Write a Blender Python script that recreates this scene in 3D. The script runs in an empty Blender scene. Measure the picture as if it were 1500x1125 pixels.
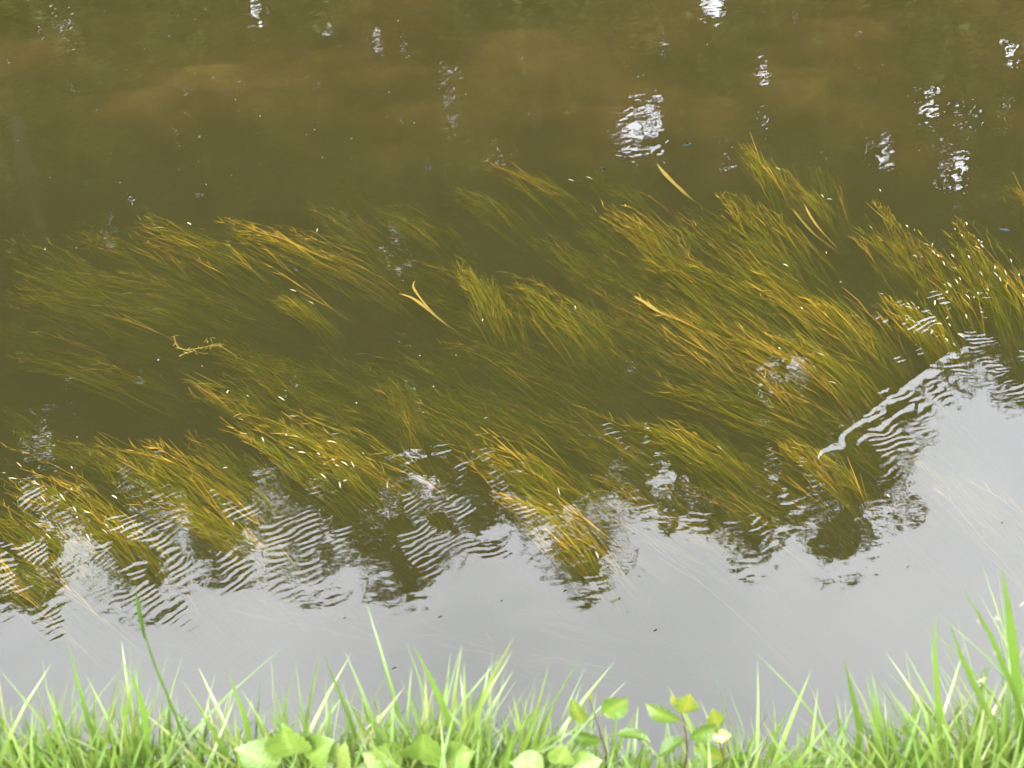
import bpy, math, random
import numpy as np
from mathutils import Vector

R = math.radians
random.seed(7)
rng = np.random.default_rng(11)
scene = bpy.context.scene
C = scene.collection

# ------------------------------------------------------------------ camera
CAM_H, PITCH, FPX = 3.2, 40.0, 1810.0      # metres above the water, degrees down, focal length in photo pixels
cam_d = bpy.data.cameras.new('camera')
cam = bpy.data.objects.new('camera', cam_d)
C.objects.link(cam)
cam.location = (0, 0, CAM_H)
cam.rotation_euler = (R(90 - PITCH), 0, 0)
cam_d.sensor_width = 36.0
cam_d.lens = 36.0 * FPX / 1500.0
cam_d.clip_start = 0.05
cam_d.clip_end = 500
cam_d.dof.use_dof = True
cam_d.dof.focus_distance = 4.6
cam_d.dof.aperture_fstop = 7.5
scene.camera = cam

# ------------------------------------------------------------------ sky, sun, exposure
SUN_EL, SUN_AZ = 55.0, 205.0                # behind the camera's shoulder, veiled by cloud
w = bpy.data.worlds.new('World')
scene.world = w
w.use_nodes = True
nt = w.node_tree
nt.nodes.clear()
out = nt.nodes.new('ShaderNodeOutputWorld')
bg = nt.nodes.new('ShaderNodeBackground')
bg.inputs['Strength'].default_value = 0.1
sky = nt.nodes.new('ShaderNodeTexSky')
sky.sky_type = 'NISHITA'
sky.sun_disc = False
sky.sun_elevation = R(SUN_EL)
sky.sun_rotation = R(SUN_AZ)
tc = nt.nodes.new('ShaderNodeTexCoord')
cn = nt.nodes.new('ShaderNodeTexNoise')
cn.inputs['Scale'].default_value = 2.3
cn.inputs['Detail'].default_value = 4
cn.inputs['Roughness'].default_value = 0.5
cr = nt.nodes.new('ShaderNodeValToRGB')
cr.color_ramp.elements[0].position = 0.32
cr.color_ramp.elements[0].color = (0.48,) * 3 + (1,)
cr.color_ramp.elements[1].position = 0.62
cr.color_ramp.elements[1].color = (0.97,) * 3 + (1,)
mx = nt.nodes.new('ShaderNodeMix')
mx.data_type = 'RGBA'
mx.inputs['B'].default_value = (9.75, 9.95, 11.0, 1)      # bright cloud deck
L = nt.links.new
L(tc.outputs['Generated'], cn.inputs['Vector'])
L(cn.outputs['Fac'], cr.inputs['Fac'])
L(cr.outputs['Color'], mx.inputs['Factor'])
L(sky.outputs['Color'], mx.inputs['A'])
L(mx.outputs['Result'], bg.inputs['Color'])
L(bg.outputs['Background'], out.inputs['Surface'])

sd = bpy.data.lights.new('sun', 'SUN')
sd.energy = 1.2
sd.angle = R(18)
sd.color = (1.0, 0.95, 0.87)
sun = bpy.data.objects.new('sun', sd)
C.objects.link(sun)
a = R(SUN_AZ)
tow = Vector((math.sin(a) * math.cos(R(SUN_EL)), math.cos(a) * math.cos(R(SUN_EL)), math.sin(R(SUN_EL))))
sun.rotation_euler = tow.to_track_quat('Z', 'Y').to_euler()
sun.location = tow * 30

vs = scene.view_settings
vs.view_transform = 'Standard'
vs.look = 'None'
vs.exposure = 3.55
vs.gamma = 1.0
vs.use_curve_mapping = False
cy = scene.cycles
cy.use_denoising = True
cy.use_adaptive_sampling = False
cy.max_bounces = 6
cy.diffuse_bounces = 2
cy.glossy_bounces = 3
cy.transmission_bounces = 4
cy.volume_bounces = 1
cy.transparent_max_bounces = 12
cy.sample_clamp_indirect = 6

# ------------------------------------------------------------------ helpers
cp, sp = math.cos(R(PITCH)), math.sin(R(PITCH))


def ray(px, py):
    u, v = (px - 750.0) / FPX, (562.5 - py) / FPX
    return np.array([u, cp + v * sp, -sp + v * cp])


def ground(px, py, z=0.0):
    """the point at height z that the photo pixel looks at"""
    d = ray(px, py)
    t = (z - CAM_H) / d[2]
    return np.array([d[0] * t, d[1] * t, z])


def at_y(px, py, y):
    """the point at distance y along the pixel's direction"""
    d = ray(px, py)
    t = y / d[1]
    return np.array([d[0] * t, y, CAM_H + d[2] * t])


def mirrored(px, py, y):
    """the point at distance y whose reflection in the water falls on the pixel"""
    p = at_y(px, py, y)
    return np.array([p[0], p[1], -p[2]])


def project(P):
    x, y, z = P[..., 0], P[..., 1], P[..., 2] - CAM_H
    dep = y * cp - z * sp
    return 750 + FPX * x / dep, 562.5 - FPX * (y * sp + z * cp) / dep


def mesh_np(name, V, quads=None, tris=None, smooth=False, tone=None):
    me = bpy.data.meshes.new(name)
    V = np.asarray(V, dtype=np.float32).reshape(-1, 3)
    loops, starts, totals, n = [], [], [], 0
    for F, k in ((quads, 4), (tris, 3)):
        if F is None or len(F) == 0:
            continue
        F = np.asarray(F, dtype=np.int32).reshape(-1, k)
        loops.append(F.ravel())
        starts.append(n + np.arange(len(F), dtype=np.int32) * k)
        totals.append(np.full(len(F), k, np.int32))
        n += F.size
    loops, starts, totals = np.concatenate(loops), np.concatenate(starts), np.concatenate(totals)
    me.vertices.add(len(V))
    me.vertices.foreach_set('co', V.ravel())
    me.loops.add(len(loops))
    me.loops.foreach_set('vertex_index', loops)
    me.polygons.add(len(starts))
    me.polygons.foreach_set('loop_start', starts)
    me.polygons.foreach_set('loop_total', totals)
    me.polygons.foreach_set('use_smooth', np.full(len(starts), smooth))
    me.update(calc_edges=True)
    if tone is not None:
        at = me.attributes.new('tone', 'FLOAT', 'POINT')
        at.data.foreach_set('value', np.asarray(tone, dtype=np.float32).ravel())
    return me


def link(name, me, mat=None, parent=None):
    o = bpy.data.objects.new(name, me)
    C.objects.link(o)
    if mat is not None and me is not None and not me.materials:
        me.materials.append(mat)
    if parent is not None:
        o.parent = parent
    return o


def tag(o, label=None, cat=None, group=None, kind=None):
    for k, v in (('label', label), ('category', cat), ('group', group), ('kind', kind)):
        if v:
            o[k] = v
    return o


def empty(name, loc, label, cat, group=None):
    o = bpy.data.objects.new(name, None)
    o.empty_display_size = 0.05
    C.objects.link(o)
    o.location = loc
    return tag(o, label, cat, group)


class Geo:
    """collects vertices, quads, tris and a tone value for each vertex"""
    def __init__(self):
        self.V, self.Q, self.T, self.t, self.n = [], [], [], [], 0

    def add(self, V, quads=None, tris=None, tone=0.5):
        V = np.asarray(V, float).reshape(-1, 3)
        if quads is not None:
            self.Q.append(np.asarray(quads).reshape(-1, 4) + self.n)
        if tris is not None:
            self.T.append(np.asarray(tris).reshape(-1, 3) + self.n)
        self.V.append(V)
        self.t.append(np.broadcast_to(np.asarray(tone, float).ravel(), (len(V),)) if np.ndim(tone) else np.full(len(V), tone))
        self.n += len(V)

    def tubes(self, P, rad, tone):
        """P (S,K,3) centre lines, rad (S,K), tone (S,K): three-sided tapering tubes"""
        S, K, _ = P.shape
        d = P[:, -1] - P[:, 0]
        d /= np.linalg.norm(d, axis=1, keepdims=True) + 1e-9
        ref = np.where(np.abs(d[:, 2:3]) > 0.8, np.array([[1.0, 0, 0]]), np.array([[0, 0, 1.0]]))
        s = np.cross(d, ref)
        s /= np.linalg.norm(s, axis=1, keepdims=True) + 1e-9
        n = np.cross(s, d)
        V = np.empty((S, K, 3, 3))
        for k in range(3):
            an = 2 * math.pi * k / 3
            V[:, :, k] = P + rad[..., None] * (math.cos(an) * s + math.sin(an) * n)[:, None, :]
        idx = np.arange(S * K * 3).reshape(S, K, 3)
        q = [np.stack([idx[:, :-1, k], idx[:, :-1, (k + 1) % 3], idx[:, 1:, (k + 1) % 3], idx[:, 1:, k]], -1) for k in range(3)]
        self.add(V, np.concatenate([x.reshape(-1, 4) for x in q]), None, np.repeat(tone[..., None], 3, -1))

    def ribbons(self, P, side, width, tone):
        """P (S,K,3), side (S,3) or (S,K,3) unit vectors, width (S,K) half widths"""
        S, K, _ = P.shape
        if side.ndim == 2:
            side = side[:, None, :]
        V = np.stack([P - side * width[..., None], P + side * width[..., None]], 2)
        idx = np.arange(S * K * 2).reshape(S, K, 2)
        q = np.stack([idx[:, :-1, 0], idx[:, :-1, 1], idx[:, 1:, 1], idx[:, 1:, 0]], -1)
        self.add(V, q.reshape(-1, 4), None, np.repeat(tone[..., None], 2, -1))

    def mesh(self, name, smooth=False):
        return mesh_np(name, np.concatenate(self.V), np.concatenate(self.Q) if self.Q else None,
                       np.concatenate(self.T) if self.T else None, smooth, np.concatenate(self.t))


def unit(v):
    return v / (np.linalg.norm(v, axis=-1, keepdims=True) + 1e-9)


# ------------------------------------------------------------------ materials
def new_mat(name):
    m = bpy.data.materials.new(name)
    m.use_nodes = True
    n = m.node_tree
    n.nodes.clear()
    o = n.nodes.new('ShaderNodeOutputMaterial')
    return m, n, o


def ramp_mat(name, stops, translucent=0.0, gloss=0.0, rough=0.4, noise=None, spread=0.25):
    """leafy material: the tone attribute plus a little noise drives a colour ramp"""
    m, n, o = new_mat(name)
    at = n.nodes.new('ShaderNodeAttribute')
    at.attribute_name = 'tone'
    rp = n.nodes.new('ShaderNodeValToRGB')
    e = rp.color_ramp.elements
    while len(e) < len(stops):
        e.new(0.5)
    for k, (p, c) in enumerate(stops):
        e[k].position = p
        e[k].color = (*c, 1)
    fac = at.outputs['Fac']
    if noise:
        tcn = n.nodes.new('ShaderNodeTexCoord')
        nz = n.nodes.new('ShaderNodeTexNoise')
        nz.inputs['Scale'].default_value = noise
        nz.inputs['Detail'].default_value = 3
        ma = n.nodes.new('ShaderNodeMath')
        ma.operation = 'MULTIPLY_ADD'
        ma.inputs[1].default_value = spread * 2
        sb = n.nodes.new('ShaderNodeMath')
        sb.operation = 'SUBTRACT'
        sb.inputs[1].default_value = spread
        n.links.new(tcn.outputs['Object'], nz.inputs['Vector'])
        n.links.new(nz.outputs['Fac'], ma.inputs[0])
        n.links.new(fac, ma.inputs[2])
        n.links.new(ma.outputs[0], sb.inputs[0])
        fac = sb.outputs[0]
    n.links.new(fac, rp.inputs['Fac'])
    df = n.nodes.new('ShaderNodeBsdfDiffuse')
    n.links.new(rp.outputs['Color'], df.inputs['Color'])
    sh = df.outputs[0]
    if translucent:
        tr = n.nodes.new('ShaderNodeBsdfTranslucent')
        n.links.new(rp.outputs['Color'], tr.inputs['Color'])
        mxs = n.nodes.new('ShaderNodeMixShader')
        mxs.inputs[0].default_value = translucent
        n.links.new(sh, mxs.inputs[1])
        n.links.new(tr.outputs[0], mxs.inputs[2])
        sh = mxs.outputs[0]
    if gloss:
        gl = n.nodes.new('ShaderNodeBsdfGlossy')
        gl.inputs['Roughness'].default_value = rough
        mxs = n.nodes.new('ShaderNodeMixShader')
        mxs.inputs[0].default_value = gloss
        n.links.new(sh, mxs.inputs[1])
        n.links.new(gl.outputs[0], mxs.inputs[2])
        sh = mxs.outputs[0]
    n.links.new(sh, o.inputs['Surface'])
    return m


def earth_mat(name, c0, c1, scale):
    m, n, o = new_mat(name)
    tcn = n.nodes.new('ShaderNodeTexCoord')
    nz = n.nodes.new('ShaderNodeTexNoise')
    nz.inputs['Scale'].default_value = scale
    nz.inputs['Detail'].default_value = 6
    rp = n.nodes.new('ShaderNodeValToRGB')
    rp.color_ramp.elements[0].position = 0.35
    rp.color_ramp.elements[0].color = (*c0, 1)
    rp.color_ramp.elements[1].position = 0.68
    rp.color_ramp.elements[1].color = (*c1, 1)
    df = n.nodes.new('ShaderNodeBsdfDiffuse')
    bp = n.nodes.new('ShaderNodeBump')
    bp.inputs['Strength'].default_value = 0.5
    bp.inputs['Distance'].default_value = 0.03
    n.links.new(tcn.outputs['Object'], nz.inputs['Vector'])
    n.links.new(nz.outputs['Fac'], rp.inputs['Fac'])
    n.links.new(nz.outputs['Fac'], bp.inputs['Height'])
    n.links.new(bp.outputs['Normal'], df.inputs['Normal'])
    n.links.new(rp.outputs['Color'], df.inputs['Color'])
    n.links.new(df.outputs[0], o.inputs['Surface'])
    return m


def water_mat():
    m, n, o = new_mat('river_water')
    tcn = n.nodes.new('ShaderNodeTexCoord')
    mp = n.nodes.new('ShaderNodeMapping')
    mp.inputs['Rotation'].default_value = (0, 0, R(-33))
    mp.inputs['Scale'].default_value = (14, 38, 1)
    nz = n.nodes.new('ShaderNodeTexNoise')
    nz.inputs['Scale'].default_value = 1.0
    nz.inputs['Detail'].default_value = 2
    bp = n.nodes.new('ShaderNodeBump')
    bp.inputs['Strength'].default_value = 1.0
    bp.inputs['Distance'].default_value = 0.00016
    fr = n.nodes.new('ShaderNodeFresnel')
    fr.inputs['IOR'].default_value = 1.55
    tr = n.nodes.new('ShaderNodeBsdfTransparent')
    gl = n.nodes.new('ShaderNodeBsdfGlossy')
    gl.inputs['Roughness'].default_value = 0.0
    ms = n.nodes.new('ShaderNodeMixShader')
    lk = n.links.new
    lk(tcn.outputs['Object'], mp.inputs['Vector'])
    lk(mp.outputs['Vector'], nz.inputs['Vector'])
    lk(nz.outputs['Fac'], bp.inputs['Height'])
    lk(bp.outputs['Normal'], gl.inputs['Normal'])
    lk(bp.outputs['Normal'], fr.inputs['Normal'])
    lk(fr.outputs[0], ms.inputs[0])
    lk(tr.outputs[0], ms.inputs[1])
    lk(gl.outputs[0], ms.inputs[2])
    lk(ms.outputs[0], o.inputs['Surface'])
    pv = n.nodes.new('ShaderNodeVolumePrincipled')
    pv.inputs['Color'].default_value = (0.096, 0.090, 0.031, 1)      # brown-green silt in the water
    pv.inputs['Absorption Color'].default_value = (0, 0, 0, 1)
    pv.inputs['Density'].default_value = 4.5
    pv.inputs['Anisotropy'].default_value = 0.0
    lk(pv.outputs[0], o.inputs['Volume'])
    return m


M_WATER = water_mat()
M_BED = earth_mat('river_silt', (0.15, 0.09, 0.025), (0.36, 0.21, 0.06), 3.0)
M_SOIL = earth_mat('bank_soil', (0.035, 0.026, 0.014), (0.075, 0.055, 0.03), 9.0)
M_TURF = earth_mat('far_bank_turf', (0.02, 0.032, 0.008), (0.045, 0.06, 0.015), 5.0)
M_WEED = ramp_mat('water_weed', [(0.0, (0.028, 0.046, 0.003)), (0.4, (0.080, 0.092, 0.006)), (0.72, (0.17, 0.122, 0.010)), (1.0, (0.38, 0.225, 0.03))])
M_PALE = ramp_mat('wet_leaf_at_surface', [(0.0, (0.07, 0.055, 0.015)), (1.0, (0.22, 0.2, 0.12))], gloss=0.06, rough=0.25)
M_REED = ramp_mat('drowned_reed_leaf', [(0.0, (0.07, 0.052, 0.008)), (1.0, (0.2, 0.145, 0.035))], noise=30, spread=0.15)
M_LEAF = ramp_mat('tree_leaf', [(0.0, (0.022, 0.034, 0.008)), (0.6, (0.06, 0.08, 0.02)), (1.0, (0.12, 0.14, 0.045))], translucent=0.25)
M_BARK = earth_mat('tree_bark', (0.025, 0.02, 0.014), (0.06, 0.05, 0.038), 14.0)
M_GRASS = ramp_mat('grass_blade', [(0.0, (0.032, 0.06, 0.008)), (0.5, (0.088, 0.15, 0.022)), (0.8, (0.135, 0.19, 0.035)), (1.0, (0.2, 0.205, 0.075))], translucent=0.5, gloss=0.03, rough=0.35, noise=22, spread=0.12)
M_SAPL = ramp_mat('sapling_leaf', [(0.0, (0.04, 0.08, 0.009)), (0.6, (0.09, 0.145, 0.022)), (1.0, (0.17, 0.16, 0.016))], translucent=0.45, gloss=0.04, rough=0.35, noise=40, spread=0.12)
M_BROAD = ramp_mat('broad_leaf', [(0.0, (0.045, 0.085, 0.009)), (0.6, (0.10, 0.155, 0.022)), (1.0, (0.16, 0.2, 0.05))], translucent=0.35, gloss=0.05, rough=0.4, noise=18, spread=0.2)
M_STEM = ramp_mat('red_brown_stem', [(0.0, (0.06, 0.03, 0.018)), (1.0, (0.07, 0.09, 0.02))])
M_HUSK = ramp_mat('dry_husk', [(0.0, (0.2, 0.17, 0.1)), (1.0, (0.24, 0.21, 0.13))])
M_FLUFF = ramp_mat('white_fluff', [(0.0, (0.06, 0.06, 0.05)), (1.0, (0.2, 0.2, 0.18))])
M_DEBRIS = ramp_mat('dark_debris', [(0.0, (0.012, 0.01, 0.007)), (1.0, (0.03, 0.022, 0.012))])
M_FLYBLUE = ramp_mat('damselfly_body', [(0.0, (0.004, 0.03, 0.05)), (1.0, (0.008, 0.05, 0.07))], gloss=0.03, rough=0.3)
M_FLYDARK = ramp_mat('damselfly_wing', [(0.0, (0.002, 0.008, 0.016)), (1.0, (0.012, 0.022, 0.035))], gloss=0.02, rough=0.3)

# ------------------------------------------------------------------ riverbed and banks
def sines(x, y, n, lmin, lmax, seed, ang=None, spread=math.pi):
    """smooth random field of unit variance: a sum of sine waves"""
    r = np.random.default_rng(seed)
    f = np.zeros_like(x)
    for _ in range(n):
        l = lmin * (lmax / lmin) ** r.random()
        t = r.uniform(0, 2 * math.pi) if ang is None else ang + r.normal() * spread
        f += np.sin(2 * math.pi / l * (x * math.cos(t) + y * math.sin(t)) + r.uniform(0, 6.28))
    return f * math.sqrt(2.0 / n)


xs = np.concatenate([np.linspace(-45, -8, 12)[:-1], np.linspace(-8, 8, 81), np.linspace(8, 45, 12)[1:]])
prof = [(-30, 1.62), (-3, 1.6), (0.7, 1.6), (0.98, 1.55), (1.25, 1.0), (1.55, 0.25), (1.75, -0.25), (2.3, -0.7), (3.5, -0.95), (4.9, -0.85),
        (5.8, -0.36), (6.6, -0.22), (9.5, -0.22), (10.6, -0.3), (11.2, 0.15), (11.8, 0.9), (12.6, 1.2), (16, 1.5), (60, 1.8)]
py_, pz_ = zip(*prof)
ys = np.unique(np.concatenate([np.linspace(-30, 0, 10), np.linspace(0, 2.4, 40), np.linspace(2.4, 13, 70), np.linspace(13, 60, 16)]))
X, Y = np.meshgrid(xs, ys)
Z = np.interp(Y, py_, pz_)
Z += 0.025 * sines(X, Y, 24, 0.3, 2.0, 3)
nR, nC = X.shape
idx = np.arange(nR * nC).reshape(nR, nC)
gq = np.stack([idx[:-1, :-1], idx[:-1, 1:], idx[1:, 1:], idx[1:, :-1]], -1)
P = np.stack([X, Y, Z], -1)


def strip(name, ok, mat):
    q = gq[ok(ys[:-1], ys[1:])].reshape(-1, 4)
    used, inv = np.unique(q, return_inverse=True)
    o = link(name, mesh_np(name, P.reshape(-1, 3)[used], inv.reshape(-1, 4), smooth=True), mat)
    o['kind'] = 'structure'
    return o


strip('near_bank', lambda a, b: b <= 1.75, M_SOIL)
strip('riverbed', lambda a, b: (b > 1.75) & (a < 11.0), M_BED)
strip('far_bank', lambda a, b: a >= 11.0, M_TURF)

# ------------------------------------------------------------------ water: one closed body with a rippled top
WY0, WY1, WX = 1.2, 12.2, 44.0
ncol = 720
yy = np.concatenate([[WY0, 1.5], np.linspace(1.7, 2.3, 50)[:-1], np.linspace(2.3, 5.0, 500)[:-1], 5.0 * (8.6 / 5.0) ** np.linspace(0, 1, 260), np.linspace(8.9, WY1, 10)])
uu = np.concatenate([-np.linspace(1, 0, 9)[:-1] - 1, np.linspace(-1, 1, ncol), 1 + np.linspace(0, 1, 9)[1:]])
U, Y = np.meshgrid(uu, yy)
half = 0.45 * (Y * cp + CAM_H * sp) + 0.12
X = np.where(np.abs(U) <= 1, U * half, np.sign(U) * (half + (np.abs(U) - 1) ** 2 * (WX - half)))

CREST = math.atan2(0.62, 0.85)             # direction of the wave crests on the water, from the x axis
warp = 0.5 * sines(X, Y, 10, 0.25, 0.9, 21)
brk = sines(X, Y, 16, 0.06, 0.28, 22, CREST, 0.5)
warp2 = sines(X, Y, 14, 0.08, 0.25, 27)
brk2 = sines(X, Y, 16, 0.15, 0.6, 28)
H = 0.00003 * (1 + 1.6 * np.clip((Y - 4.6) / 1.2, 0, 1)) * sines(X, Y, 30, 0.035, 0.09, 23, CREST + math.pi / 2, 0.45)
H += 0.00016 * sines(X, Y, 26, 0.12, 0.5, 24, CREST + math.pi / 2, 0.9)


def patch(px, py, along, across, ang, slope, lam, seed):
    """a train of ripples: photo pixel of its middle, half extents in pixels, crest angle in the photo, slope, wavelength in metres"""
    global H
    c = ground(px, py)
    ca, sa = math.cos(R(ang)), math.sin(R(ang))
    e = ground(px + along * ca, py - along * sa) - c
    la = np.linalg.norm(e[:2])
    d = e[:2] / la
    nrm = np.array([-d[1], d[0]])
    f = ground(px - across * sa, py - across * ca) - c
    lc = abs(f[:2] @ nrm)
    dx, dy = X - c[0], Y - c[1]
    s, t = dx * d[0] + dy * d[1], dx * nrm[0] + dy * nrm[1]
    rr = (s / la) ** 2 + (t / lc) ** 2
    m = rr < 5
    r = np.random.default_rng(seed)
    env = np.exp(-rr[m] * 1.1)
    ph = 2 * math.pi * t[m] / lam + (3.4 * warp[m] + 1.1 * warp2[m]) + 3.5 * s[m] / la * r.uniform(-1, 1) + r.uniform(0, 6)
    mod = np.clip(0.1 + 0.8 * brk[m] + 0.65 * brk2[m] + 0.35 * warp2[m], 0.03, 2.0)
    lam = lam * r.uniform(0.62, 0.9)
    ph = ph * r.uniform(1.1, 1.45) + 1.4 * (t[m] / lc) ** 2 * r.uniform(-1, 1)
    al = r.uniform(0.12, 0.3) * (1 if r.random() < .5 else -1)      # a second, crossing train of shorter waves
    p2 = 2 * math.pi * (t[m] * math.cos(al) + s[m] * math.sin(al)) / (lam * 0.63) + 2.6 * warp2[m] + r.uniform(0, 6)
    prof = np.sin(ph) + 0.25 * np.sin(2 * ph + 0.7) + 0.42 * np.sin(p2) * np.clip(.5 + brk2[m], 0, 1.5)
    H[m] += 1.1 * slope * lam / (2 * math.pi) * env * mod * prof


PATCHES = [
    (690, 660, 90, 60, 24, .045, .036), (640, 720, 110, 60, 26, .06, .034), (760, 765, 90, 40, 20, .07, .030), (600, 775, 110, 45, 28, .075, .036),
    (900, 590, 90, 36, 22, .055, .032), (960, 555, 60, 26, 24, .05, .03), (890, 640, 70, 32, 25, .06, .034), (820, 600, 70, 40, 28, .035, .036),
    (450, 800, 130, 60, 24, .075, .036), (340, 760, 120, 50, 28, .06, .036), (190, 800, 120, 45, 30, .085, .038), (120, 860, 130, 45, 24, .08, .036),
    (40, 740, 90, 34, 28, .07, .034), (110, 700, 90, 22, 30, .065, .030), (190, 690, 60, 18, 33, .085, .028), (170, 665, 40, 14, 25, .07, .028),
    (30, 810, 90, 40, 25, .07, .036), (260, 840, 80, 40, 38, .08, .034), (1330, 470, 70, 50, 26, .085, .036), (1390, 440, 60, 36, 18, .085, .034),
    (1340, 520, 80, 34, 28, .09, .040), (1440, 520, 80, 36, 8, .08, .036), (1480, 560, 60, 36, 12, .06, .034), (1310, 585, 70, 34, 26, .10, .044),
    (1270, 640, 60, 36, 25, .085, .042), (1420, 480, 60, 26, 10, .075, .032), (430, 640, 90, 34, 16, .065, .030), (500, 650, 60, 30, 20, .055, .028),
    (1160, 480, 26, 16, 50, .10, .026), (1410, 370, 70, 60, 14, .075, .026), (1360, 340, 30, 30, 10, .06, .024), (480, 760, 60, 40, 24, .06, .034),
    (700, 600, 80, 30, 26, .035, .034), (560, 800, 60, 40, 35, .07, .036), (1130, 720, 160, 60, 14, .022, .045), (850, 800, 60, 60, 10, .018, .04),
    (250, 920, 120, 30, 30, .02, .04), (540, 945, 50, 9, 12, .06, .024), (1350, 250, 60, 50, 8, .02, .03), (940, 190, 60, 50, 18, .025, .03), (470, 340, 80, 20, 18, .04, .03)]
for k, a in enumerate(PATCHES):
    patch(*a, seed=100 + k)


def ridge(pts, width, height, tilt=0.0):
    """a standing crease in the current along a photo polyline"""
    global H
    g = [ground(*p)[:2] for p in pts]
    best = np.full(X.shape, 9.0)
    tt = np.zeros(X.shape)
    n = len(g) - 1
    for k in range(n):
        a, b = g[k], g[k + 1]
        v = b - a
        t = np.clip(((X - a[0]) * v[0] + (Y - a[1]) * v[1]) / (v @ v), 0, 1)
        d = np.hypot(X - a[0] - t * v[0], Y - a[1] - t * v[1])
        m = d < best
        best[m] = d[m]
        tt[m] = (k + t[m]) / n
    wob = np.clip(1 + 0.4 * sines(X, Y, 12, 0.05, 0.3, 77), .3, 2)
    H += height * np.exp(-(best / (width * wob)) ** 2) * np.clip(np.sin(tt * math.pi) * 1.6, 0, 1)


ridge([(1190, 680), (1205, 655), (1260, 615), (1310, 575), (1370, 530), (1420, 500)], 0.025, 0.0030)
ridge([(1240, 655), (1300, 615), (1350, 580)], 0.016, 0.0018)

H *= np.clip((Y - 1.4) / 0.4, 0, 1) * np.clip((9.5 - Y) / 0.8, 0, 1)
H[:, 0] = H[:, -1] = 0
nR, nC = X.shape
idx = np.arange(nR * nC).reshape(nR, nC)
V = np.stack([X, Y, H], -1).reshape(-1, 3)
top = np.stack([idx[:-1, :-1], idx[:-1, 1:], idx[1:, 1:], idx[1:, :-1]], -1).reshape(-1, 4)
nb = len(V)
ZB = -2.2
V = np.concatenate([V, [(X[0, 0], WY0, ZB), (X[0, -1], WY0, ZB), (X[-1, 0], WY1, ZB), (X[-1, -1], WY1, ZB)]])
BL, BR, TL, TR = nb, nb + 1, nb + 2, nb + 3
sides = [[BL, BR] + list(idx[0, ::-1]), [BR, TR] + list(idx[::-1, -1]), [TR, TL] + list(idx[-1, :]), [TL, BL] + list(idx[:, 0]), [BL, TL, TR, BR]]
me = bpy.data.meshes.new('river')
me.vertices.add(len(V))
me.vertices.foreach_set('co', V.astype(np.float32).ravel())
lv = np.concatenate([top.ravel()] + [np.array(s) for s in sides]).astype(np.int32)
tot = np.concatenate([np.full(len(top), 4), [len(s) for s in sides]]).astype(np.int32)
me.loops.add(len(lv))
me.loops.foreach_set('vertex_index', lv)
me.polygons.add(len(tot))
me.polygons.foreach_set('loop_start', np.concatenate([[0], np.cumsum(tot)[:-1]]).astype(np.int32))
me.polygons.foreach_set('loop_total', tot)
sm = np.ones(len(tot), bool)
sm[len(top):] = False
me.polygons.foreach_set('use_smooth', sm)
me.update(calc_edges=True)
river = link('river_water', me, M_WATER)
tag(river, 'murky olive brown river with rippled surface reflecting trees and sky', None, None, 'structure')

# ------------------------------------------------------------------ far bank trees (they show as the dark reflection)
GAPS = [(375, 15, 22, 26), (335, 45, 12, 12), (940, 195, 46, 30), (965, 160, 16, 22), (930, 160, 8, 16), (1390, 245, 34, 32), (1290, 222, 26, 20),
        (1120, 105, 16, 18), (1145, 70, 18, 10), (1045, 8, 22, 16), (1375, 160, 30, 20), (1415, 165, 14, 12), (1215, 65, 12, 10), (1120, 175, 12, 14), (460, 195, 16, 14), (685, 140, 8, 7),
        (1480, 75, 14, 14), (1480, 160, 12, 16), (1205, 235, 16, 8), (1060, 228, 14, 10), (972, 66, 6, 14), (575, 25, 8, 8), (605, 20, 8, 8), (1195, 170, 10, 8), (970, 695, 26, 34), (1130, 690, 14, 24), (1010, 700, 10, 14)]

GAPS = [(a, b, c * (1.3 if a < 1250 else 1.6), d * (1.3 if a < 1250 else 1.6)) if b < 300 and a > 850 else (a, b, c, d) for a, b, c, d in GAPS]
rgap = np.random.default_rng(8)
for k in range(90):                                   # the canopy is full of small chinks, most where it is thinner
    GAPS.append((1550 * rgap.random() ** .4, rgap.uniform(-10, 330), *rgap.uniform(4, 10, 2)))


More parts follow.
